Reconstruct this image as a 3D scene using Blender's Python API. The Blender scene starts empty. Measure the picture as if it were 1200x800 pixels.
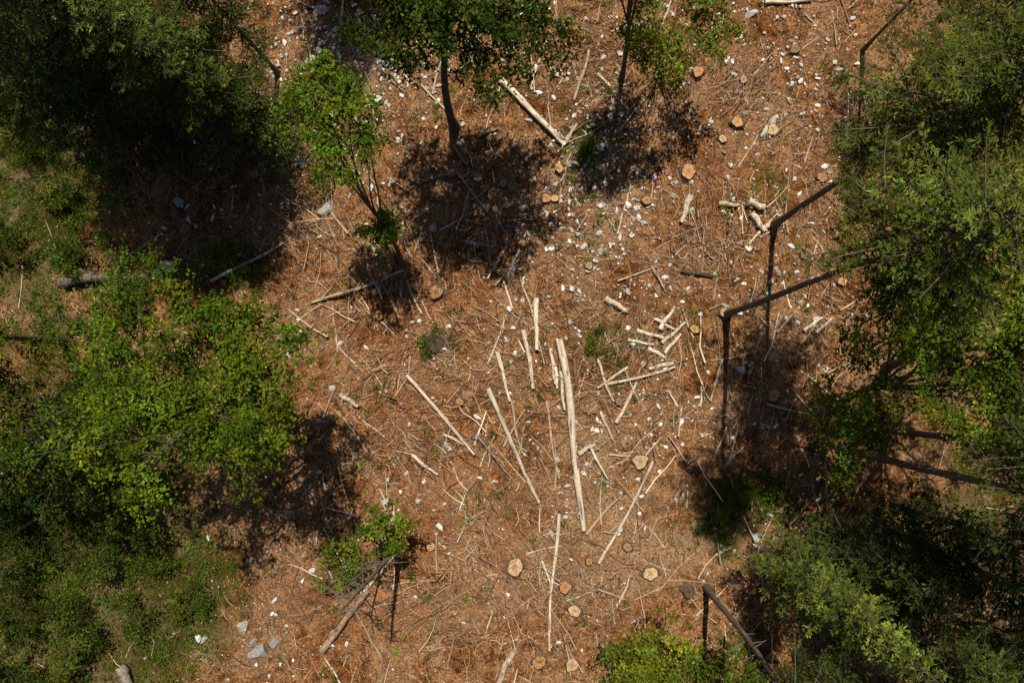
import bpy, math, bmesh, numpy as np
from mathutils import Vector
rng=np.random.default_rng(7)
S=26.667; H=30.0
def G(px,py): return np.array([(px-640)/S,(440-py)/S])
# ---------- noise ----------
_T=np.random.default_rng(3).random((256,256))
def vn(x,y):
    x=np.asarray(x,float);y=np.asarray(y,float)
    xi=np.floor(x).astype(int);yi=np.floor(y).astype(int)
    fx=x-xi;fy=y-yi;fx=fx*fx*(3-2*fx);fy=fy*fy*(3-2*fy)
    a=_T[xi&255,yi&255];b=_T[(xi+1)&255,yi&255];c=_T[xi&255,(yi+1)&255];d=_T[(xi+1)&255,(yi+1)&255]
    return (a*(1-fx)+b*fx)*(1-fy)+(c*(1-fx)+d*fx)*fy
def fbm(x,y,o=4):
    s=0;a=.5;t=0
    for i in range(o):
        s=s+a*vn(x*2**i+17.3*i,y*2**i+9.1*i);t+=a;a*=.5
    return s/t
def Z(x,y):
    return .5*(fbm(np.asarray(x)/8+40,np.asarray(y)/8+40,2)-.5)+.36*(fbm(np.asarray(x)/1.3+80,np.asarray(y)/1.3+11,3)-.5)+.08*(vn(np.asarray(x)/.22,np.asarray(y)/.22)-.5)
def sm(a,b,x): 
    t=np.clip((x-a)/(b-a),0,1);return t*t*(3-2*t)
def blob(px,py,cx,cy,rx,ry): return np.exp(-(((px-cx)/rx)**2+((py-cy)/ry)**2))
def grassmask(x,y):
    px=x*S+640;py=440-y*S
    n=fbm(x/2.2+5,y/2.2+60,4);n2=fbm(x/.7+15,y/.7+6,3)
    m=1.5*blob(px,py,20,190,125,170)+1.5*blob(px,py,60,700,180,130)+.8*blob(px,py,260,310,70,40)+.9*blob(px,py,90,560,110,120)
    m=m+.7*blob(px,py,870,590,70,60)+.5*blob(px,py,400,660,40,70)+.5*blob(px,py,705,420,50,50)+.5*blob(px,py,690,170,35,40)+.5*blob(px,py,905,210,40,30)+.6*blob(px,py,1120,560,150,200)+.7*blob(px,py,1150,100,90,160)+.45*blob(px,py,510,400,50,40)+.4*blob(px,py,230,660,80,70)+.35*blob(px,py,420,330,70,50)
    m=m+.30*blob(px,py,720,280,160,160)+.32*blob(px,py,640,30,70,70)+.3*blob(px,py,820,650,60,50)
    m=m+sm(-60,-260,px)+sm(1260,1500,px)+sm(-100,-350,py)+sm(900,1150,py)
    return sm(.25,.8,m*(.1+1.0*n+.8*n2))
def barem(x,y): # where litter has been scraped away, soil shows
    return sm(.47,.60,fbm(np.asarray(x)/1.7+61,np.asarray(y)/1.7+13,4))
# ---------- mesh builder ----------
class MB:
    def __init__(s): s.v=[];s.n=0;s.f=[]
    def add(s,v,f,mat=0,col=(.5,.5,.5),smooth=False):
        v=np.asarray(v,float).reshape(-1,3);f=np.asarray(f,int)
        col=np.asarray(col,float)
        if col.ndim==1: col=np.tile(col,(len(f),1))
        s.v.append(v);s.f.append((f+s.n,mat,col,smooth));s.n+=len(v)
    def build(s,name,mats,link=True):
        me=bpy.data.meshes.new(name)
        v=np.concatenate(s.v)
        loops=np.concatenate([f.ravel() for f,_,_,_ in s.f])
        tot=np.concatenate([np.full(len(f),f.shape[1]) for f,_,_,_ in s.f])
        st=np.concatenate([[0],np.cumsum(tot)[:-1]])
        me.vertices.add(len(v));me.vertices.foreach_set('co',v.ravel())
        me.loops.add(len(loops));me.loops.foreach_set('vertex_index',loops.astype(np.int32))
        me.polygons.add(len(tot));me.polygons.foreach_set('loop_start',st.astype(np.int32))
        me.polygons.foreach_set('material_index',np.concatenate([np.full(len(f),m) for f,m,_,_ in s.f]).astype(np.int32))
        me.polygons.foreach_set('use_smooth',np.concatenate([np.full(len(f),sm_) for f,_,_,sm_ in s.f]).astype(bool))
        me.update(calc_edges=True)
        a=me.attributes.new('Col','FLOAT_COLOR','FACE')
        c=np.concatenate([c for _,_,c,_ in s.f]);c=np.hstack([np.clip(c,0,1),np.ones((len(c),1))])
        a.data.foreach_set('color',c.astype(np.float32).ravel())
        for m in mats: me.materials.append(m)
        ob=bpy.data.objects.new(name,me);bpy.context.scene.collection.objects.link(ob)
        return ob
def norm(a): return a/np.maximum(np.linalg.norm(a,axis=-1,keepdims=True),1e-9)
def tubes(mb,P,R,K=5,mat=0,col=(.5,.5,.5),caps=False,capmat=None,capcol=None,smooth=True,rough=0):
    """P (N,M,3), R (N,M)"""
    P=np.asarray(P,float);R=np.asarray(R,float);N,M,_=P.shape
    d=norm(P[:,-1]-P[:,0]);ref=np.where(np.abs(d[:,2:3])>.8,[[1.,0,0]],[[0,0,1.]])
    u=norm(np.cross(d,ref));w=np.cross(d,u)
    a=np.arange(K)/K*2*np.pi
    ring=np.cos(a)[:,None]*u[:,None,:]+np.sin(a)[:,None]*w[:,None,:]  #N,K,3
    rr=R[:,:,None,None]*np.ones((1,1,K,1))
    if rough: rr=rr*(1+rough*rng.normal(size=(N,M,K,1)))
    V=P[:,:,None,:]+rr*ring[:,None,:,:]
    idx=np.arange(N*M*K).reshape(N,M,K)
    A=idx[:,:-1,:];B=np.roll(idx,-1,2)[:,:-1,:];C=np.roll(idx,-1,2)[:,1:,:];D=idx[:,1:,:]
    F=np.stack([A,B,C,D],-1).reshape(-1,4)
    col=np.asarray(col,float)
    fc=col if col.ndim==1 else np.repeat(col,(M-1)*K,0)
    mb.add(V.reshape(-1,3),F,mat,fc,smooth)
    if caps:
        V2=np.concatenate([V[:,0],V[:,-1]],1).reshape(-1,3)
        i2=np.arange(N*2*K).reshape(N,2,K)
        F2=np.concatenate([i2[:,0,::-1],i2[:,1,:]],0)
        cc=capcol if capcol is not None else (col if col.ndim==1 else np.concatenate([col,col]))
        mb.add(V2,F2,mat if capmat is None else capmat,cc,False)
def leaves(mb,C,A,Nn,L,W,col,mat=0):
    A=norm(A);B=norm(np.cross(Nn,A));Nn=np.cross(A,B)
    L=L[:,None];W=W[:,None]
    v=np.stack([C-A*L/2,C+B*W/2-Nn*W*.15-A*L*.05,C+A*L/2,C-B*W/2-Nn*W*.15-A*L*.05],1)
    mb.add(v.reshape(-1,3),np.arange(len(C)*4).reshape(-1,4),mat,col)
# ---------- materials ----------
def newmat(n):
    m=bpy.data.materials.new(n);m.use_nodes=True;nt=m.node_tree
    for x in list(nt.nodes): nt.nodes.remove(x)
    return m,nt,nt.nodes.new,nt.links.new
def attrmat(name,scale=20,lo=.6,hi=1.35,rough=.9,bump=.4):
    m,nt,N,L=newmat(name)
    o=N('ShaderNodeOutputMaterial');p=N('ShaderNodeBsdfPrincipled');p.inputs['Roughness'].default_value=rough
    p.inputs['Specular IOR Level'].default_value=.15
    a=N('ShaderNodeAttribute');a.attribute_name='Col'
    tc=N('ShaderNodeTexCoord');nz=N('ShaderNodeTexNoise');nz.inputs['Scale'].default_value=scale;nz.inputs['Detail'].default_value=4
    L(tc.outputs['Object'],nz.inputs['Vector'])
    mr=N('ShaderNodeMapRange');mr.inputs[1].default_value=.3;mr.inputs[2].default_value=.7;mr.inputs[3].default_value=lo;mr.inputs[4].default_value=hi
    L(nz.outputs['Fac'],mr.inputs[0])
    vm=N('ShaderNodeVectorMath');vm.operation='SCALE';L(a.outputs['Color'],vm.inputs[0]);L(mr.outputs[0],vm.inputs['Scale'])
    L(vm.outputs[0],p.inputs['Base Color'])
    if bump:
        b=N('ShaderNodeBump');b.inputs['Strength'].default_value=bump;b.inputs['Distance'].default_value=.03
        L(nz.outputs['Fac'],b.inputs['Height']);L(b.outputs[0],p.inputs['Normal'])
    L(p.outputs[0],o.inputs[0]);return m
def leafmat(name,tr=.35):
    m,nt,N,L=newmat(name)
    o=N('ShaderNodeOutputMaterial');d=N('ShaderNodeBsdfDiffuse')
    a=N('ShaderNodeAttribute');a.attribute_name='Col'
    L(a.outputs['Color'],d.inputs['Color'])
    if tr==0: L(d.outputs[0],o.inputs[0]);return m
    t=N('ShaderNodeBsdfTranslucent');mx=N('ShaderNodeMixShader');mx.inputs[0].default_value=tr
    h=N('ShaderNodeMixRGB');h.blend_type='MULTIPLY';h.inputs[0].default_value=1;h.inputs[2].default_value=(1.3,1.3,.45,1)
    L(a.outputs['Color'],h.inputs[1]);L(h.outputs[0],t.inputs['Color'])
    L(d.outputs[0],mx.inputs[1]);L(t.outputs[0],mx.inputs[2]);L(mx.outputs[0],o.inputs[0]);return m
M_bark=attrmat('bark',9,.55,1.3,.95,.7)
M_wood=attrmat('peeled_wood',16,.6,1.2,.8,.35)
M_twig=leafmat('dead_twigs',0)
M_stone=attrmat('limestone',12,.7,1.2,.9,.4)
M_leaf=leafmat('broad_leaves',.33)
M_needle=leafmat('needles',.15)
M_grass=leafmat('grass_blades',.25)
def groundmat():
    m,nt,N,L=newmat('forest_soil')
    o=N('ShaderNodeOutputMaterial');p=N('ShaderNodeBsdfDiffuse')
    tc=N('ShaderNodeTexCoord')
    def noise(sc,det=6,rg=.6,off=(0,0,0)):
        mp=N('ShaderNodeMapping');mp.inputs['Location'].default_value=off;L(tc.outputs['Object'],mp.inputs[0])
        n=N('ShaderNodeTexNoise');n.inputs['Scale'].default_value=sc;n.inputs['Detail'].default_value=det;n.inputs['Roughness'].default_value=rg
        L(mp.outputs[0],n.inputs['Vector']);return n
    def ramp(src,stops):
        r=N('ShaderNodeValToRGB');e=r.color_ramp.elements
        e[0].position=stops[0][0];e[0].color=(*stops[0][1],1);e[1].position=stops[-1][0];e[1].color=(*stops[-1][1],1)
        for q,c in stops[1:-1]:
            x=e.new(q);x.color=(*c,1)
        L(src,r.inputs[0]);return r
    def mix(f,a,b,bt='MIX'):
        x=N('ShaderNodeMixRGB');x.blend_type=bt
        if isinstance(f,float): x.inputs[0].default_value=f
        else: L(f,x.inputs[0])
        L(a,x.inputs[1]);L(b,x.inputs[2]);return x.outputs[0]
    n1=noise(.35,4,.65);n2=noise(2.2,5,.7,(5,3,0));n3=noise(11,5,.75,(1,9,0));n4=noise(45,2,.7)
    base=ramp(n3.outputs['Fac'],[(.34,(.050,.022,.010)),(.45,(.21,.098,.043)),(.55,(.37,.20,.096)),(.68,(.54,.36,.215))])
    pat=ramp(n2.outputs['Fac'],[(.37,(.32,.25,.19)),(.5,(.97,.92,.87)),(.64,(1.4,1.35,1.25))])
    c=mix(1.0,base.outputs[0],pat.outputs[0],'MULTIPLY')
    big=ramp(n1.outputs['Fac'],[(.38,(.70,.56,.40)),(.5,(1,.95,.90)),(.66,(1.1,1.1,1.1))])
    c=mix(1.0,c,big.outputs[0],'MULTIPLY')
    fine=ramp(n4.outputs['Fac'],[(.36,(.33,.31,.29)),(.56,(1.15,1.15,1.15))])
    c=mix(.8,c,fine.outputs[0],'MULTIPLY')
    at=N('ShaderNodeAttribute');at.attribute_name='Mask';sp=N('ShaderNodeSeparateColor');L(at.outputs['Color'],sp.inputs[0])
    gr=ramp(n3.outputs['Fac'],[(.35,(.014,.022,.004)),(.52,(.042,.060,.009)),(.64,(.10,.088,.026)),(.75,(.22,.14,.07))])
    gm=N('ShaderNodeMath');gm.operation='MULTIPLY';L(sp.outputs[0],gm.inputs[0])
    gm2=ramp(n2.outputs['Fac'],[(.36,(.4,.4,.4)),(.54,(1,1,1))]);L(gm2.outputs[0],gm.inputs[1])
    c=mix(gm.outputs[0],c,gr.outputs[0])
    rd=ramp(n3.outputs['Fac'],[(.33,(.06,.017,.006)),(.5,(.30,.108,.036)),(.7,(.48,.235,.10))])
    c=mix(sp.outputs[1],c,rd.outputs[0])
    pl=ramp(n3.outputs['Fac'],[(.35,(.13,.070,.036)),(.5,(.38,.25,.14)),(.7,(.57,.44,.30))])
    c=mix(sp.outputs[2],c,pl.outputs[0])
    L(c,p.inputs['Color'])
    b=N('ShaderNodeBump');b.inputs['Strength'].default_value=.9;b.inputs['Distance'].default_value=.1;L(n3.outputs['Fac'],b.inputs['Height']);L(b.outputs[0],p.inputs['Normal'])
    L(p.outputs[0],o.inputs[0]);return m
ax=np.arange(-30,30.01,.1)
ext=30+np.cumsum(.15*1.13**np.arange(1,62));ext=ext[ext<2600]
ax=np.concatenate([-ext[::-1],ax,ext])
X,Y=np.meshgrid(ax,ax,indexing='ij')
n=len(ax);v=np.stack([X,Y,Z(X,Y)],-1).reshape(-1,3)
I=np.arange(n*n).reshape(n,n)
F=np.stack([I[:-1,:-1],I[1:,:-1],I[1:,1:],I[:-1,1:]],-1).reshape(-1,4)
mb=MB();mb.add(v,F,0,(.3,.2,.1),True)
ground=mb.build('ground',[groundmat()])
def redmask(x,y):
    px=x*S+640;py=440-y*S;nn=fbm(x/1.5+30,y/1.5+3,4)
    m=1.1*blob(px,py,480,530,90,40)+.8*blob(px,py,450,430,110,90)+.6*blob(px,py,560,640,110,60)+.6*blob(px,py,820,200,120,80)+.6*blob(px,py,330,270,70,60)+.45*blob(px,py,540,330,80,60)+.5*blob(px,py,940,330,90,90)+.6*blob(px,py,450,740,90,60)
    return .65*sm(.3,.85,m*(.1+1.7*nn))
def palemask(x,y):
    px=x*S+640;py=440-y*S;nn=fbm(x/1.1+90,y/1.1+33,4)
    m=.7*blob(px,py,750,640,120,60)+.6*blob(px,py,700,530,90,70)+.7*blob(px,py,270,760,60,40)+.55*blob(px,py,600,700,180,90)+.7*blob(px,py,400,80,110,70)+.55*blob(px,py,690,240,140,160)+.45*blob(px,py,880,120,120,80)
    return np.maximum(.55*sm(.3,.75,m*(.1+1.7*nn)),.28*barem(x,y))
mk=np.stack([grassmask(X,Y),redmask(X,Y),palemask(X,Y),np.ones_like(X)],-1).reshape(-1,4)
a=ground.data.attributes.new('Mask','FLOAT_COLOR','POINT');a.data.foreach_set('color',mk.astype(np.float32).ravel())
def rand_pts(N,x0=-120,x1=1320,y0=-100,y1=900):
    p=np.stack([rng.uniform(x0,x1,N),rng.uniform(y0,y1,N)],1)
    return np.stack([(p[:,0]-640)/S,(440-p[:,1])/S],1)
def palette(N,cols,w=None,j=.25):
    cols=np.array(cols);i=rng.choice(len(cols),N,p=w)
    return cols[i]*np.exp(rng.normal(0,j,(N,1)))
def sticks(mb,C,ang,L,R,col,lift=.04,K=4,bend=.08,tilt=.06):
    N=len(C);M=4;t=np.linspace(-.5,.5,M)
    d=np.stack([np.cos(ang),np.sin(ang)],1);nrm=np.stack([-d[:,1],d[:,0]],1)
    bd=rng.normal(0,bend,N)*L;bd2=rng.normal(0,bend*.5,N)*L
    prof=(t**2*4-1)[None,:]*bd[:,None]+np.sin(t*2*np.pi)[None,:]*bd2[:,None]
    P=C[:,None,:]+t[None,:,None]*L[:,None,None]*d[:,None,:]+prof[:,:,None]*nrm[:,None,:]
    z=Z(P[...,0],P[...,1])
    zl=z.mean(1,keepdims=True)+(z-z.mean(1,keepdims=True))*.6
    zl=np.maximum(zl,z)+R[:,None]*.6+rng.random((N,1))*lift+t[None,:]*(L*rng.normal(0,tilt,N))[:,None]
    P3=np.concatenate([P,zl[...,None]],-1)
    Rr=R[:,None]*np.linspace(1.15,.6,M)[None,:]
    tubes(mb,P3,Rr,K,0,col,caps=True,smooth=False)
SC=[(.42,.285,.165),(.27,.145,.07),(.09,.047,.026),(.35,.15,.062),(.56,.45,.32),(.28,.23,.18)]
mb=MB();N=21000
C=rand_pts(N);gm=grassmask(C[:,0],C[:,1]);bb=barem(C[:,0],C[:,1]);dens=fbm(C[:,0]/1.2+7,C[:,1]/1.2+22,3)
keep=(rng.random(N)>gm*.8)&(rng.random(N)>bb*.6)&(rng.random(N)<sm(.3,.6,dens)+.15);C=C[keep];N=len(C)
L=np.exp(rng.normal(-.45,.65,N)).clip(.15,4);R=(.005+.009*rng.random(N)*np.sqrt(L)+.010*(rng.random(N)<.12))
flow=np.pi/2-np.arctan2(C[:,0],18)*.6
ang=np.where(rng.random(N)<.45,flow+rng.normal(0,.45,N),rng.random(N)*np.pi)
sticks(mb,C,ang,L,R,palette(N,SC,[.20,.21,.24,.14,.13,.08],.3))
N=22000
C=rand_pts(N);gm=grassmask(C[:,0],C[:,1]);bb=barem(C[:,0],C[:,1]);dens=fbm(C[:,0]/.8+37,C[:,1]/.8+2,3)
keep=(rng.random(N)>gm*.8)&(rng.random(N)>bb*.65)&(rng.random(N)<sm(.38,.6,dens)+.1);C=C[keep];N=len(C)
L=rng.uniform(.12,.6,N);sticks(mb,C,rng.random(N)*np.pi,L,rng.uniform(.004,.009,N),palette(N,SC,[.2,.2,.28,.14,.11,.07],.35),K=3,bend=.12,lift=.06)
for (hx,hy,rx,ry,k) in [(480,525,70,35,450),(460,440,60,50,250),(560,640,60,50,180),(700,480,70,70,350),(760,400,50,40,250),(700,110,40,40,160),(560,270,60,50,300),(430,330,60,50,200),(850,260,70,50,300),(650,700,60,80,250),(340,270,60,40,200),(870,100,30,20,260),(960,380,50,50,200),(220,300,60,40,200),(700,680,50,50,160),(560,420,60,60,300),(640,370,80,60,250),(690,70,20,60,150),(980,250,40,40,150),(640,250,80,60,200),(820,300,60,40,200),(940,150,50,40,160),(520,700,60,50,160)]:
    C=np.stack([rng.normal(hx,rx*.6,k),rng.normal(hy,ry*.6,k)],1);C=np.stack([(C[:,0]-640)/S,(440-C[:,1])/S],1)
    base=rng.random()*np.pi
    L=np.exp(rng.normal(-.3,.5,k)).clip(.2,2.8)
    sticks(mb,C,np.where(rng.random(k)<.5,base+rng.normal(0,.35,k),rng.random(k)*np.pi),L,.005+.011*rng.random(k),palette(k,SC,[.2,.2,.18,.2,.14,.08]),lift=.18)
N=360;C=rand_pts(N,330,1020,0,800);L=rng.uniform(.4,2.4,N)
sticks(mb,C,np.pi/2-np.arctan2(C[:,0],18)*.6+rng.normal(0,.6,N),L,rng.uniform(.018,.046,N),palette(N,[(.58,.48,.35),(.40,.31,.21),(.2,.13,.09)],[.5,.28,.22],.2),K=6,bend=.03,lift=.08)
mb.build('fallen_branches',[M_twig])
mb=MB();N=120000
C=rand_pts(N);gm=grassmask(C[:,0],C[:,1]);bb=barem(C[:,0],C[:,1]);dens=fbm(C[:,0]/.9+70,C[:,1]/.9+2,3)
keep=(rng.random(N)>gm*.8)&(rng.random(N)>bb*.4)&(rng.random(N)<sm(.3,.6,dens)+.15);C=C[keep];N=len(C)
z=Z(C[:,0],C[:,1])+.012+rng.random(N)*.025
a=rng.random(N)*6.28
A=np.stack([np.cos(a),np.sin(a),rng.normal(0,.25,N)],1);Nn=norm(np.stack([rng.normal(0,.4,N),rng.normal(0,.4,N),np.ones(N)],1))
leaves(mb,np.column_stack([C,z]),A,Nn,.04+.11*rng.random(N)**2,.018+.035*rng.random(N),palette(N,[(.50,.36,.22),(.33,.14,.055),(.08,.04,.02),(.40,.24,.12),(.60,.52,.42)],[.19,.23,.34,.17,.07],.3))
mb.build('wood_chips_and_leaf_litter',[M_twig])
# ---------- stones ----------
bm=bmesh.new();bmesh.ops.create_icosphere(bm,subdivisions=1,radius=1);IV=np.array([v.co[:] for v in bm.verts]);IF=np.array([[v.index for v in f.verts] for f in bm.faces]);bm.free()
bm=bmesh.new();bmesh.ops.create_icosphere(bm,subdivisions=4,radius=1);JV=np.array([v.co[:] for v in bm.verts]);JF=np.array([[v.index for v in f.verts] for f in bm.faces]);bm.free()
pts=[]
for (cx,cy,r,k) in [(420,60,60,300),(460,85,25,80),(700,165,45,260),(740,290,60,190),(650,320,50,110),(700,560,50,70),(680,240,45,180),(880,160,80,170),(560,600,60,50),(870,20,50,110),(370,50,40,140),(280,230,60,130),(770,470,50,80),(940,80,60,110),(330,100,40,120),(560,60,60,180),(500,200,40,80),(930,330,50,80),(350,180,50,100),(900,260,60,100),(740,10,60,140),(790,500,50,50),(300,740,50,40),(880,630,25,14),(620,500,60,50),(500,420,50,50)]:
    pts.append(np.stack([rng.normal(cx,r*.9,k),rng.normal(cy,r*.9,k)],1))
pts.append(np.stack([rng.uniform(200,1000,650),rng.uniform(0,800,650)],1))
pts=np.concatenate(pts);C=np.stack([(pts[:,0]-640)/S,(440-pts[:,1])/S],1);N=len(C)
r=(.026+.085*rng.random(N)**3.0);sc=np.stack([r*rng.uniform(.6,1.9,N),r*rng.uniform(.6,1.3,N),r*rng.uniform(.35,.8,N)],1)
a=rng.random(N)*6.28
Vv=IV[None]*(1+rng.normal(0,.26,(N,len(IV),1)))*sc[:,None]
Vr=np.stack([Vv[...,0]*np.cos(a)[:,None]-Vv[...,1]*np.sin(a)[:,None],Vv[...,0]*np.sin(a)[:,None]+Vv[...,1]*np.cos(a)[:,None],Vv[...,2]],-1)
Vr+=np.column_stack([C,Z(C[:,0],C[:,1])+sc[:,2]*.5+.03])[:,None]
mb=MB();FF=(IF[None]+np.arange(N)[:,None,None]*len(IV)).reshape(-1,3)
cc=palette(N,[(.64,.62,.60),(.50,.47,.44),(.36,.31,.26),(.74,.72,.70)],[.40,.24,.14,.22],.13)
mb.add(Vr.reshape(-1,3),FF,0,np.repeat(cc,len(IF),0));mb.build('scattered_stones',[M_stone])
for (x,y,rp,c) in [(195,316,10,.5),(188,323,5,.45),(305,763,12,.30),(322,752,6,.28),(296,752,5,.3),(285,731,7,.38),(382,245,8,.34),(887,627,6,.55),(897,155,6,.5),(452,72,6,.5),(880,18,6,.5),(868,434,6,.5),(440,118,6,.5),(376,12,8,.45),(598,315,6,.45),(1148,160,8,.45),(405,662,7,.4),(240,748,5,.35),(213,238,6,.4),(907,141,5,.45),(690,315,5,.45),(508,268,5,.45)]:
    g=G(x,y);rr=rp/S;q=JV.copy()
    for _ in range(14):
        pn=norm(rng.normal(size=3));h=.45+.35*rng.random();t=q@pn;q=q-np.clip(t-h,0,None)[:,None]*pn
    q=q*(1+.012*rng.normal(size=(len(q),1)))*np.array([rr*1.5,rr*1.05,rr*.75])
    a=rng.random()*6;q=np.column_stack([q[:,0]*math.cos(a)-q[:,1]*math.sin(a),q[:,0]*math.sin(a)+q[:,1]*math.cos(a),q[:,2]])
    q+=[g[0],g[1],float(Z(g[0],g[1]))+rr*.12]
    mb=MB();mb.add(q,JF,0,(c,c*.96,c*.92));mb.build('rock',[M_stone])
# ---------- logs ----------
PALE=(.64,.53,.40);PALE2=(.46,.36,.25);GREY=(.27,.23,.19);BRN=(.20,.12,.07);DK=(.09,.06,.04)
def log(x0,y0,x1,y1,w,col=PALE,h0=0,h1=0,name='felled_log',stubs=0):
    a=G(x0,y0);b=G(x1,y1);M=12;t=np.linspace(0,1,M);L=np.linalg.norm(b-a)
    r=w*.92/S/2
    d=(b-a)/L;nn=np.array([-d[1],d[0]])
    off=np.sin(t*np.pi)*rng.normal(0,.012)*L+np.sin(t*2*np.pi+rng.random())*.006*L+np.sin(t*9+rng.random()*6)*r*.2
    P=a+(b-a)*t[:,None]+off[:,None]*nn
    z=Z(P[:,0],P[:,1]);fit=np.polyfit(t,z,1);zf=np.polyval(fit,t)+max(0,(z-np.polyval(fit,t)).max()*.8)
    P3=np.column_stack([P,zf+r*.8+.02+h0+(h1-h0)*t])
    rad=r*np.linspace(1.12,.74,M)*(1+.07*rng.normal(size=M))
    mb=MB();c=np.array(col)*math.exp(rng.normal(0,.1))
    K=10;segc=c*np.exp(rng.normal(0,.16,((M-1)*K,1)))
    tubes(mb,P3[None],rad[None],K,0,c,caps=True,capmat=1,capcol=np.array((.50,.35,.2)),rough=.07)
    f,m_,cc_,s_=mb.f[0];mb.f[0]=(f,m_,segc,s_)
    for i in range(int(3+L*4)):
        s=rng.random()*.88;e=min(1,s+rng.uniform(.03,.14));ph=rng.uniform(-1.3,1.3);q=[]
        for tt in np.linspace(s,e,3):
            p=np.array([np.interp(tt,t,P3[:,j]) for j in range(3)])
            q.append(p+np.array([nn[0]*math.sin(ph),nn[1]*math.sin(ph),math.cos(ph)])*r*.82)
        tubes(mb,np.array(q)[None],np.array([[.2,1,.2]])*r*rng.uniform(.16,.36),4,0,c*rng.choice([.3,.5,.7,1.2]),caps=True,smooth=False)
    for i in range(stubs):
        tt=rng.random();p=np.array([np.interp(tt,t,P3[:,j]) for j in range(3)])
        an=rng.normal(0,1);e=p+np.array([nn[0]*math.sin(an)*.3+d[0]*.2,nn[1]*math.sin(an)*.3+d[1]*.2,.12+.1*rng.random()])
        tubes(mb,np.array([p,(p+e)/2,e])[None],np.array([[.3,.25,.12]])*r,5,0,c*.8,caps=True)
    mb.build(name,[M_wood if sum(col)>.8 else M_bark,M_wood])
for q in [(655,398,683,620,9),(628,350,630,410,6.5),(613,387,625,455,6),(572,455,632,588,5.5),(583,412,598,470,5),(478,440,556,532,4.5),(585,95,662,171,7.5),(702,658,765,540,3.6),(655,600,643,760,4.2),
 (645,408,651,450,5),(672,420,675,452,5,BRN),(712,450,790,430,3.5),(808,230,798,262,8),(709,350,734,365,7),(722,495,745,448,4.5),(703,482,718,514,4,PALE2),
 (745,388,777,396,5),(772,386,790,360,5),(775,402,802,378,4.5),(778,414,797,392,5),(758,408,780,419,5),(766,374,792,388,4),(735,398,765,404,4),(788,425,760,432,5),
 (842,239,864,243,6,PALE2),(874,238,893,246,9),(878,252,894,272,8),(894,268,905,262,5),(678,531,697,519,6),(650,425,653,455,4),(657,435,661,480,4),
 (545,285,578,288,4.5,GREY),(536,203,592,272,3.5,GREY),(488,215,535,202,4,GREY),(602,760,584,800,8,PALE2),(483,533,513,556,4.5),(400,462,421,476,6),
 (365,356,475,318,3.8,PALE2),(250,330,335,286,4,PALE2),(700,88,735,130,4,PALE2),(797,318,835,324,5.5,DK),(895,6,950,2,4),(940,388,962,372,4),(955,390,975,372,3.5),
 (660,172,676,146,5,PALE2),(690,60,672,120,4,PALE2),(0,562,46,515,5,PALE2),(20,622,58,598,4,GREY),(590,330,600,362,3),(762,312,780,342,3,PALE2),(820,290,836,305,3,PALE2),
 (520,508,548,522,3.5),(730,700,700,688,3,PALE2),(380,760,432,690,8,(.33,.22,.14)),(145,778,160,805,12,GREY),(1045,352,1105,325,5,PALE2),(845,420,832,470,3,PALE2),(560,160,585,150,3,GREY),(155,300,190,275,3,PALE2),(115,470,135,440,3,PALE2),
 (640,470,655,560,3,PALE2),(690,520,712,560,3.5),(600,470,612,530,3,PALE2),(700,420,718,470,3.5),(735,430,700,455,3.5),(560,510,600,560,3,GREY),(635,655,648,690,3),(430,690,470,640,4,PALE2)]:
    c=q[5] if len(q)>5 else PALE
    log(*q[:5],col=c,stubs=2 if q[4]>4.5 else 1,h0=rng.random()*.04,h1=rng.random()*.06)
log(78,332,180,328,11,(.15,.125,.10),name='fallen_tree_trunk',stubs=18,h0=.1,h1=.1)
log(100,318,172,345,6,(.17,.14,.11),name='fallen_tree_trunk',stubs=12,h0=.2,h1=.1)
# ---------- stumps ----------
def stump(x,y,rp,c=(.52,.30,.14),hh=.2):
    g=G(x,y);r=rp*.86/S;z0=float(Z(g[0],g[1]));K=20;a=np.arange(K)/K*2*np.pi;tl=rng.normal(0,.12,2)
    lob=1+.12*np.sin(a*rng.integers(2,4)+rng.random()*6)+.07*np.sin(a*5+rng.random()*6)+.035*rng.normal(size=K)
    mb=MB();prof=[(1.6,-.15),(1.35,.02),(1.1,hh*.5),(1.0,hh)];V=[]
    fl=1+.16*np.sin(a*4+rng.random()*6)
    for k,(m,zz) in enumerate(prof):
        q=lob*(fl if k<2 else 1)*m*r;xx=q*np.cos(a);yy=q*np.sin(a);V.append(np.column_stack([g[0]+xx,g[1]+yy,z0+zz+(xx*tl[0]+yy*tl[1] if k==3 else 0)*np.ones(K)]))
    I=np.arange(4*K).reshape(4,K);J=np.roll(I,-1,1)
    mb.add(np.concatenate(V),np.stack([I[:-1],J[:-1],J[1:],I[1:]],-1).reshape(-1,4),0,(.17,.11,.07),True)
    rings=[1,.93,.8,.62,.42,.2];V=[]
    for m in rings:
        xx=lob*m*r*np.cos(a);yy=lob*m*r*np.sin(a);V.append(np.column_stack([g[0]+xx,g[1]+yy,z0+hh+xx*tl[0]+yy*tl[1]]))
    I=np.arange(6*K).reshape(6,K);J=np.roll(I,-1,1)
    cv=np.array(c)*math.exp(rng.normal(0,.15))
    sh=[.35,1.1,.85,1.0,.75];cc=np.repeat(np.array([cv*s for s in sh]),K,0)*np.exp(rng.normal(0,.16,(5*K,1)))
    mb.add(np.concatenate(V),np.stack([I[:-1],J[:-1],J[1:],I[1:]],-1).reshape(-1,4),1,cc)
    mb.add(V[-1],[list(range(K))],1,cv*.6)
    mb.build('tree_stump',[M_bark,M_wood])
O=(.50,.26,.11);T=(.52,.35,.19);D_=(.12,.08,.05);B_=(.3,.18,.1)
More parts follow.
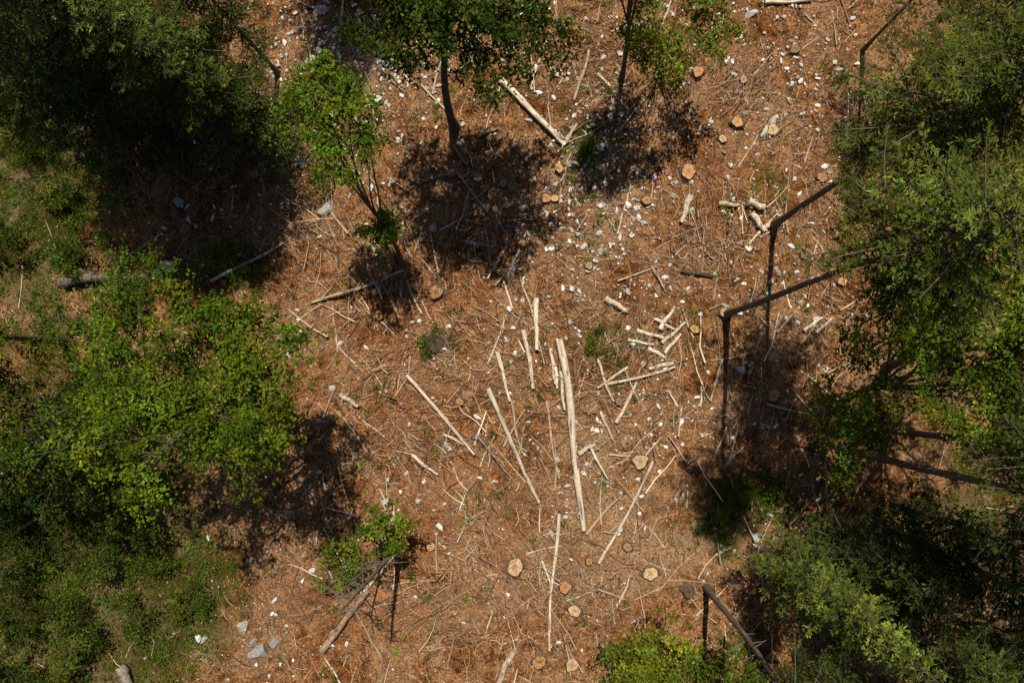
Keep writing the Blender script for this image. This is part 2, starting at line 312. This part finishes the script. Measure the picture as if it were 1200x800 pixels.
for q in [(750,540,10,T),(604,662,11,T),(632,773,9,O),(670,777,8,T),(762,671,9,T),(806,691,8,D_),(512,343,9,O),(848,367,7,T),(806,202,10,O),(905,153,7,T),(757,236,6,O),(735,640,6,B_),(905,463,8,O),(662,685,8,O),(446,370,6,O),(862,146,7,O),(673,713,8,T),(640,232,6,O),(817,86,7,O),(690,312,5,T),(505,640,6,O),(512,402,12,D_),(560,208,6,B_),(222,270,7,B_),(650,232,5,T),(350,115,6,O),(655,198,6,O),(795,130,6,O),(612,285,5,B_),(812,386,6,O),(725,470,5,B_),(540,470,5,O),(690,655,5,O),(720,760,6,B_),(590,215,5,O),(960,210,6,O),(845,165,5,T),(300,205,6,O),(930,60,6,B_),(870,95,5,B_),(985,330,6,O),(940,300,5,B_)]:
    stump(*q)
# ---------- trees ----------
def along(P,t):
    s=np.linspace(0,1,len(P));return np.stack([np.interp(t,s,P[:,j]) for j in range(3)],-1)
def deciduous(name,base,cx,cy,h,R,Rz,limbs=9,clumps=90,lpc=110,lsz=.12,col=(.075,.125,.02),tr=.12,spread=.42,bark=(.10,.075,.055),shrub=False,baseh=.35,var=.5):
    b=G(*base);c=G(cx,cy);z0=float(Z(b[0],b[1]))-.1
    mb=MB();M=10;t=np.linspace(0,1,M)
    top=np.array([c[0],c[1],h+Rz*.5])
    P=np.array([b[0],b[1],z0])+(top-np.array([b[0],b[1],z0]))*t[:,None]
    P[:,:2]+=np.sin(t*np.pi)[:,None]*rng.normal(0,.02*h,2)+np.sin(t*2*np.pi)[:,None]*rng.normal(0,.015*h,2)
    if not shrub: tubes(mb,P[None],(tr*(1-.8*t)*(1+.5*np.exp(-t*25)))[None],9,0,bark,rough=.05)
    ctr=np.array([c[0],c[1],h]);tips=[];lp=[]
    ang0=rng.random()*6.28
    for i in range(limbs):
        az=ang0+i*2.4+rng.normal(0,.25);el=rng.uniform(-.5,.9)
        rr=rng.uniform(.35,.98)
        e=ctr+np.array([math.cos(az)*math.cos(el)*R*rr,math.sin(az)*math.cos(el)*R*rr,math.sin(el)*Rz*rr])
        s=along(P,np.array([rng.uniform(baseh,.85)]))[0] if not shrub else np.array([b[0],b[1],z0])+rng.normal(0,.08,3)*[1,1,0]
        u=np.linspace(0,1,6)[:,None];q=s+(e-s)*u+np.sin(u*np.pi)*(np.array([0,0,.12])*R+rng.normal(0,.07*R,3))
        q+=np.sin(u*2*np.pi)*rng.normal(0,.04*R,3)
        tips.append(e);lp.append(q)
        tubes(mb,q[None],np.linspace(tr*.42,tr*.1,6)[None],6,0,bark)
    lp=np.array(lp)
    CL=[];BR=[]
    for k in range(clumps):
        i=rng.integers(limbs);d=rng.normal(size=3)*[1,1,.7];d=d/np.linalg.norm(d)*rng.random()**.6*R*.46
        p=tips[i]+d*[1,1,Rz/R]
        if shrub and p[2]<.25: p[2]=.25+rng.random()*.2
        CL.append(p);s=along(lp[i],np.array([rng.uniform(.5,1)]))[0];BR.append(np.stack([s,(s+p)/2+rng.normal(0,.06,3),p]))
    CL=np.array(CL);BR=np.array(BR)
    tubes(mb,BR,np.tile([tr*.14,tr*.09,.006],(clumps,1)).clip(.005,1),4,0,bark)
    size=spread*rng.uniform(.5,1.4,clumps)
    idx=np.repeat(np.arange(clumps),(lpc*(size/spread)**1.6).astype(int));N=len(idx)
    tilt=norm(np.column_stack([rng.normal(0,.25,clumps),rng.normal(0,.25,clumps),np.ones(clumps)]))
    d=rng.normal(size=(N,3))*size[idx][:,None]*[.6,.6,.22]
    ray=rng.integers(0,7,N);rl=rng.uniform(.45,1.65,(clumps,7));ra=rng.normal(0,.35,(clumps,7))
    az=ray/7*6.283+idx*1.7+ra[idx,ray]+rng.normal(0,.14,N);rad=size[idx]*rng.random(N)**.8*rl[idx,ray]
    d=np.where((rng.random(N)<.64)[:,None],np.column_stack([np.cos(az)*rad,np.sin(az)*rad,rng.normal(0,.06,N)-.25*rad**2]),d)
    d[:,2]-=(d[:,0]*tilt[idx,0]+d[:,1]*tilt[idx,1])
    Cc=CL[idx]+d
    A=np.column_stack([np.cos(az),np.sin(az),rng.normal(-.25,.35,N)])+rng.normal(0,.5,(N,3))
    Nn=tilt[idx]+rng.normal(0,.45,(N,3))
    Ls=lsz*rng.uniform(.6,1.3,N)
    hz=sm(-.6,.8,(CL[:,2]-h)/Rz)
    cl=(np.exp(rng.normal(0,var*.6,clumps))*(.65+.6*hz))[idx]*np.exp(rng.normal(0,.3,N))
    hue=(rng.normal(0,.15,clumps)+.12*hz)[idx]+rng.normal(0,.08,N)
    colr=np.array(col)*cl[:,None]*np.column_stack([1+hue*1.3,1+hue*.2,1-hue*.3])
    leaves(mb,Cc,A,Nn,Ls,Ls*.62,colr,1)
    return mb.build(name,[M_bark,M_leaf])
def conifer(name,base,h,R,hb=2.,lean=(0,0),nb=90,col=(.045,.075,.022),tr=.17,bark=(.14,.105,.078),dens=1.,shape=.7,droop=.25,dead=10,tw=1.):
    b=G(*base);z0=float(Z(b[0],b[1]))-.1;mb=MB();M=14;t=np.linspace(0,1,M)
    P=np.column_stack([b[0]+lean[0]*t**1.3,b[1]+lean[1]*t**1.3,z0+(h-z0)*t]);P[:,:2]+=(np.sin(t*4+rng.random()*6)*.14*(t))[:,None]*rng.normal(0,1,2)+(np.sin(t*11+rng.random()*6)*.06*(t))[:,None]*rng.normal(0,1,2)
    tubes(mb,P[None],(tr*(1-.85*t)*(1+.5*np.exp(-t*30)))[None],9,0,bark,rough=.08)
    if hb>3:
        u=rng.uniform(.3*hb/h,hb/h,dead);s=along(P,u);az=rng.random(dead)*6.28;l=rng.uniform(.2,1.1,dead)
        e=s+np.column_stack([np.cos(az)*l,np.sin(az)*l,-.1*l]);tubes(mb,np.stack([s,(s+e)/2+[0,0,.03],e],1),np.tile([.02,.013,.005],(dead,1)),4,0,(.18,.15,.12))
    u=hb/h+(1-hb/h)*np.linspace(0,1,nb)**.9*.985;s=along(P,u);q=(u-hb/h)/(1-hb/h)
    L=R*np.minimum(1,(q*5+.45))*(1-q)**shape*rng.uniform(.55,1.12,nb)+.15
    az=np.arange(nb)*2.399+rng.normal(0,.3,nb)
    rise=(-droop+q*.7)+rng.normal(0,.08,nb)
    dh=np.column_stack([np.cos(az),np.sin(az)])
    tt=np.linspace(0,1,7)
    zz=rise[:,None]*tt[None]+.12*(tt[None]**2)
    BP=np.concatenate([s[:,None,:2]+dh[:,None,:]*(L[:,None]*tt[None])[...,None]+(np.sin(tt*3)[None,:,None]*rng.normal(0,.06,(nb,1,2))*L[:,None,None]),(s[:,2:3]+L[:,None]*zz)[...,None]],-1)
    tubes(mb,BP,(.010+.012*L)[:,None]*np.linspace(1,.2,7)[None],4,0,bark)
    TS=[];TE=[];bi=[]
    for i in range(nb):
        k=int(max(4,L[i]/.085*dens));w=rng.uniform(.12,1,k);p=along(BP[i],w)
        sd=np.where(rng.random(k)<.5,1,-1);an=az[i]+sd*rng.normal(.95,.2,k)
        l=(.12+.36*L[i]**.7*(1-w)**.6*rng.uniform(.6,1.2,k))*tw
        TS.append(p);TE.append(p+np.column_stack([np.cos(an)*l,np.sin(an)*l,-.18*l+rng.normal(0,.08,k)*l]));bi.append(np.full(k,i))
        TS.append(along(BP[i],np.array([.85])));TE.append(BP[i][-1:]+(BP[i][-1:]-BP[i][-2:-1])*.5);bi.append(np.array([i]))
    TS=np.concatenate(TS);TE=np.concatenate(TE);bi=np.concatenate(bi);l=np.linalg.norm(TE-TS,axis=1)
    k=np.maximum(3,(l/.038).astype(int));idx=np.repeat(np.arange(len(TS)),k);N=len(idx)
    w=rng.random(N);D=norm(TE-TS)[idx];Cc=TS[idx]+(TE-TS)[idx]*w[:,None]
    side=norm(np.cross(D,np.array([0,0,1.])))*np.where(rng.random(N)<.5,1,-1)[:,None]
    A=D*.75+side*.55+rng.normal(0,.25,(N,3));Ls=rng.uniform(.07,.15,N)
    Cc=Cc+norm(A)*Ls[:,None]*.4
    Nn=np.array([0,0,1.])+rng.normal(0,.4,(N,3))
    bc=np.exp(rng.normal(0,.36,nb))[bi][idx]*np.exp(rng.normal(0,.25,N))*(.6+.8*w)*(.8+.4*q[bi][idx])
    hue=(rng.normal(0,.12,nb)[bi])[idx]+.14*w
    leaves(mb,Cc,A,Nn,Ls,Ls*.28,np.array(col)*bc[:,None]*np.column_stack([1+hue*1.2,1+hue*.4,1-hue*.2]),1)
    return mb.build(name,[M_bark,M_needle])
DG=(.045,.078,.012)
OL=(.070,.088,.016);DO=(.042,.060,.015)
conifer('spruce_tree',(258,135),17,4.2,hb=2.5,nb=190,col=(.050,.076,.016),dens=1.3,tr=.22)
conifer('spruce_tree',(160,110),16,3.8,hb=2.5,nb=150,col=(.031,.049,.013),dens=1.15)
conifer('spruce_tree',(60,20),15,3.2,hb=2.,nb=80,col=(.031,.049,.013))
conifer('spruce_tree',(308,165),12,3.2,hb=1.5,nb=190,col=(.062,.092,.018),dens=1.35)
conifer('spruce_tree',(215,178),13,3.4,hb=1.5,nb=160,col=(.042,.065,.015),dens=1.25)
conifer('spruce_tree',(325,85),12,2.0,hb=3.5,nb=90,col=(.040,.062,.014),dens=1.1,tr=.10)
deciduous('beech_tree',(533,150),562,108,8.8,3.3,2.5,limbs=20,clumps=270,lpc=120,col=(.038,.066,.010),tr=.20,lsz=.13,baseh=.5,spread=.45)
deciduous('young_beech_tree',(474,315),464,235,8.0,1.75,1.5,limbs=9,clumps=62,lpc=110,col=(.08,.132,.012),tr=.10,spread=.36)
deciduous('young_beech_tree',(466,305),470,292,2.8,.7,2.0,limbs=6,clumps=30,lpc=80,col=(.085,.14,.014),tr=.05,spread=.28,shrub=True)
deciduous('hazel_bush',(770,92),768,95,4.2,2.2,1.5,limbs=13,clumps=85,lpc=85,col=(.11,.145,.020),tr=.06,spread=.34,shrub=True)
deciduous('young_beech_tree',(728,95),716,62,9,1.6,2.4,limbs=10,clumps=75,lpc=90,col=DG,tr=.11,spread=.38,baseh=.3)
conifer('pine_tree',(905,265),18.5,3.0,hb=11.0,nb=120,col=OL,tr=.14,dens=1.3,dead=26,shape=.5)
conifer('pine_tree',(851,368),19.0,2.6,hb=13.5,nb=100,col=(.075,.10,.017),tr=.14,dens=1.2,dead=24,shape=.5,lean=(.2,.1))
conifer('spruce_tree',(1010,60),15,2.2,hb=5,nb=80,col=DO,tr=.08)
conifer('spruce_tree',(1095,95),15,2.7,hb=4,nb=130,col=DO,dens=1.2)
conifer('spruce_tree',(1110,230),15,2.5,hb=6,nb=100,col=OL,dens=1.2)
deciduous('beech_tree',(972,480),962,425,9.5,2.9,2.4,limbs=13,clumps=120,lpc=110,col=(.084,.13,.012),tr=.17)
deciduous('beech_tree',(1040,430),1030,400,10.5,3.3,2.6,limbs=13,clumps=130,lpc=110,col=(.074,.116,.012),tr=.18)
deciduous('young_beech_tree',(950,520),935,490,5.0,1.7,1.3,limbs=8,clumps=42,lpc=90,col=(.085,.135,.013),tr=.08,spread=.36)
conifer('pine_tree',(985,525),18,3.0,hb=11.5,nb=90,col=DO,tr=.18,dead=22)
conifer('pine_tree',(1003,497),18,2.8,hb=11.5,nb=80,col=DO,tr=.16,dead=18)
conifer('pine_tree',(1048,588),17,2.8,hb=9,nb=80,col=DO,tr=.16,dead=18)
conifer('pine_tree',(828,688),16,2.0,hb=10,nb=60,col=DO,tr=.13,dead=18)
conifer('spruce_tree',(897,645),13,2.0,hb=1.8,nb=170,col=(.085,.112,.020),dens=1.35,shape=.8)
conifer('spruce_tree',(985,680),14,2.8,hb=2,nb=150,col=(.038,.060,.013),dens=1.25)
conifer('spruce_tree',(935,765),11,2.3,hb=3,nb=120,col=(.050,.076,.015),dens=1.1)
conifer('spruce_tree',(1040,620),13,2.6,hb=3,nb=130,col=(.031,.050,.012),dens=1.1)
conifer('spruce_tree',(960,620),10,2.2,hb=2,nb=120,col=(.037,.058,.013),dens=1.1)
deciduous('beech_tree',(1010,610),1010,610,6,2.2,1.8,limbs=9,clumps=65,lpc=90,col=(.040,.066,.011),tr=.15)
deciduous('beech_tree',(1070,700),1070,700,8,2.8,2.2,limbs=10,clumps=85,lpc=95,col=(.038,.062,.011),tr=.15)
deciduous('hazel_bush',(752,755),758,755,2.4,2.3,1.1,limbs=12,clumps=80,lpc=90,col=(.12,.16,.015),tr=.05,spread=.34,shrub=True)
deciduous('hazel_bush',(825,775),822,772,2.6,2.0,1.1,limbs=10,clumps=70,lpc=90,col=(.072,.115,.012),tr=.05,spread=.34,shrub=True)
deciduous('beech_tree',(388,492),352,458,8.0,3.6,2.2,limbs=18,clumps=210,lpc=115,col=(.086,.134,.011),tr=.18,baseh=.25)
deciduous('beech_tree',(300,470),262,440,7.5,3.5,2.0,limbs=14,clumps=145,lpc=110,col=(.068,.11,.011),tr=.15,baseh=.25)
deciduous('beech_tree',(80,400),105,412,9.0,3.4,2.2,limbs=13,clumps=125,lpc=100,col=(.064,.104,.011),tr=.16)
deciduous('beech_tree',(170,520),160,500,5.5,2.6,1.6,limbs=10,clumps=85,lpc=95,col=(.040,.066,.011),tr=.12)
deciduous('beech_tree',(60,510),60,510,6.0,2.8,1.6,limbs=10,clumps=85,lpc=95,col=(.034,.057,.011),tr=.12)
for (x,y,h,r,c) in [(80,590,2.0,2.0,(.040,.065,.012)),(20,570,2.4,2.2,(.033,.056,.012)),(165,590,1.6,1.6,(.054,.084,.013)),(20,640,1.6,1.8,(.040,.062,.012)),(120,650,1.0,1.5,(.054,.08,.013)),(35,720,1.2,1.5,(.048,.072,.013)),(110,735,1.0,1.4,(.06,.085,.014)),(10,785,1.3,1.5,(.042,.066,.012)),(85,790,.9,1.3,(.06,.085,.013)),(190,640,.8,1.1,(.06,.088,.013)),(170,715,.6,1.0,(.068,.095,.014)),(225,700,.6,.9,(.068,.098,.014)),(15,270,1.6,1.3,(.05,.075,.012)),(10,110,1.0,1.2,(.07,.105,.014)),(75,230,.7,.9,(.07,.105,.014)),(80,70,.7,.9,(.075,.11,.014)),(95,300,.9,.9,(.055,.085,.013)),(165,345,1.0,.9,(.06,.095,.013))]:
    deciduous('hazel_bush',(x,y),x,y,h,r,h*.5,limbs=8,clumps=int(24*r),lpc=70,col=c,tr=.045,spread=.34,lsz=.11,shrub=True)
deciduous('hazel_bush',(468,628),470,608,2.3,1.15,1.1,limbs=9,clumps=34,lpc=75,col=(.10,.15,.015),tr=.05,spread=.26,shrub=True)
deciduous('hazel_bush',(410,655),406,658,1.0,1.3,.5,limbs=8,clumps=28,lpc=50,col=(.095,.145,.015),tr=.04,spread=.24,shrub=True)
for (x,y,r) in [(510,402,.9),(700,402,.5),(690,172,.5),(1000,182,.7),(265,305,.8),(895,580,.9),(850,600,.7),(380,206,.9)]:
    deciduous('bramble_bush',(x,y),x,y,.35,r,.3,limbs=6,clumps=int(16*r+5),lpc=36,lsz=.1,col=(.085,.13,.015),tr=.03,spread=.26,shrub=True)
def snag(base,h,lean,tr):
    b=G(*base);mb=MB();t=np.linspace(0,1,10);z0=float(Z(*b))-.1
    P=np.column_stack([b[0]+lean[0]*t,b[1]+lean[1]*t,z0+h*t]);P[:,:2]+=np.sin(t*5)[:,None]*.08
    tubes(mb,P[None],(tr*(1-.75*t))[None],9,0,(.17,.13,.10),caps=True,rough=.09)
    k=26;u=rng.uniform(.2,1,k);s=along(P,u);az=rng.random(k)*6.28;l=rng.uniform(.3,1.3,k)
    e=s+np.column_stack([np.cos(az)*l,np.sin(az)*l,.3*l]);tubes(mb,np.stack([s,(s+e)/2+rng.normal(0,.05,(k,3)),e],1),np.tile([.025,.015,.005],(k,1)),4,0,(.18,.14,.10))
    mb.build('dead_tree',[M_bark])
snag((465,641),8.2,(.0,.0),.13);snag((446,650),5.5,(-.2,.0),.08)
# surrounding forest outside the frame, sharing meshes
src_names=['spruce_tree','beech_tree','pine_tree','spruce_tree.001','beech_tree.001']
srcs=[bpy.data.objects[n] for n in src_names];srcp=[G(258,135),G(533,150),G(905,265),G(160,110),G(972,480)]
for k,(x,y) in enumerate([(-160,60),(-140,330),(-150,560),(-120,850),(150,1000),(450,1060),(800,1020),(1080,980),(1300,850),(1330,640),(1340,430),(1320,200),(1300,-60),(1050,-280),(800,-330),(560,-300),(300,-320),(20,-260),(-300,200),(-320,450),(-300,700),(1500,300),(1520,560),(1500,760),(1250,-260),(410,-95),(1190,340),(1190,620),(1150,760)]):
    i=k%5;o=bpy.data.objects.new(src_names[i].split('.')[0],srcs[i].data)
    a=rng.random()*6.28;s=rng.uniform(.8,1.15);g=G(x,y);p=srcp[i]
    o.rotation_euler=(0,0,a);o.scale=(s,s,s)
    o.location=(g[0]-s*(p[0]*math.cos(a)-p[1]*math.sin(a)),g[1]-s*(p[0]*math.sin(a)+p[1]*math.cos(a)),0)
    bpy.context.scene.collection.objects.link(o)
# ---------- grass & herbs ----------
N=330000;C=rand_pts(N,-200,1400,-150,950);gm=grassmask(C[:,0],C[:,1]);tn=fbm(C[:,0]/.5,C[:,1]/.5+50,3)
keep=rng.random(N)<(gm*sm(.36,.60,tn)*1.0+.007);C=C[keep];N=len(C)
a=rng.random(N)*6.28;tl=rng.uniform(.2,1.3,N);A=np.column_stack([np.cos(a),np.sin(a),tl]);Ls=rng.uniform(.07,.26,N)
z=Z(C[:,0],C[:,1])+Ls*.3
mb=MB();hue=fbm(C[:,0]/1.5+9,C[:,1]/1.5,2)-.5+rng.normal(0,.15,N)
big=.55+.9*fbm(C[:,0]/1.8+19,C[:,1]/1.8+4,3)
cc=np.array([.085,.112,.015])*np.exp(rng.normal(0,.35,(N,1)))*big[:,None]*np.column_stack([1+hue*1.5,1+hue*.2,1-hue*.2])
leaves(mb,np.column_stack([C,z]),A,np.array([0,0,1.])+rng.normal(0,.4,(N,3)),Ls,.018+.03*rng.random(N),cc)
mb.build('grass',[M_grass])
N=24000;C=rand_pts(N,-150,1350,-100,900);gm=grassmask(C[:,0],C[:,1]);tn=fbm(C[:,0]/.9+3,C[:,1]/.9+5,3);tb=fbm(C[:,0]/2.5+3,C[:,1]/2.5+45,2)
keep=rng.random(N)<(gm*sm(.40,.60,tn)*.8+.006+.16*sm(.52,.66,tn)*sm(.48,.66,tb));C=C[keep];n0=len(C)
sz=rng.uniform(.08,.32,n0);hh=sz*rng.uniform(.6,1.3,n0);idx=np.repeat(np.arange(n0),(10+sz*90).astype(int));N=len(idx)
d=rng.normal(0,.55,(N,2))*sz[idx][:,None];az=np.arctan2(d[:,1],d[:,0])
Cc=np.column_stack([C[idx]+d,Z(C[idx,0],C[idx,1])+hh[idx]*rng.uniform(.3,1,N)])
A=np.column_stack([np.cos(az),np.sin(az),rng.normal(-.1,.4,N)])+rng.normal(0,.3,(N,3));Ls=rng.uniform(.05,.12,N)
hu=(rng.normal(0,.2,n0))[idx]
cc=np.array([.08,.125,.015])*np.exp(rng.normal(0,.35,n0)[idx]+rng.normal(0,.25,N))[:,None]*np.column_stack([1+hu,1+hu*.2,1-hu*.2])
mb=MB();leaves(mb,Cc,A,np.array([0,0,1.])+rng.normal(0,.4,(N,3)),Ls,Ls*.6,cc);mb.build('undergrowth_herbs',[M_grass])
# ---------- camera & light ----------
cam=bpy.data.cameras.new('camera');co=bpy.data.objects.new('camera',cam);bpy.context.scene.collection.objects.link(co)
co.location=(0,0,H);cam.lens=24;cam.sensor_width=36;cam.shift_x=-40/1200;cam.shift_y=40/1200;cam.clip_end=6000
bpy.context.scene.camera=co
el=math.radians(63);sv=Vector((.05*math.cos(el),math.cos(el),math.sin(el))).normalized()
sl=bpy.data.lights.new('sun','SUN');sl.energy=5.0;sl.angle=math.radians(.5);sl.color=(1,.92,.77)
so=bpy.data.objects.new('sun',sl);so.rotation_euler=(-sv).to_track_quat('-Z','Y').to_euler();so.location=(0,0,50);bpy.context.scene.collection.objects.link(so)
w=bpy.data.worlds.new('World');bpy.context.scene.world=w;w.use_nodes=True
nt=w.node_tree;bg=nt.nodes['Background'];sk=nt.nodes.new('ShaderNodeTexSky');sk.sky_type='NISHITA';sk.sun_disc=False;sk.sun_elevation=el;sk.sun_rotation=math.radians(3)
nt.links.new(sk.outputs[0],bg.inputs[0]);bg.inputs[1].default_value=.05
bpy.context.scene.view_settings.view_transform='Standard';bpy.context.scene.view_settings.look='None'
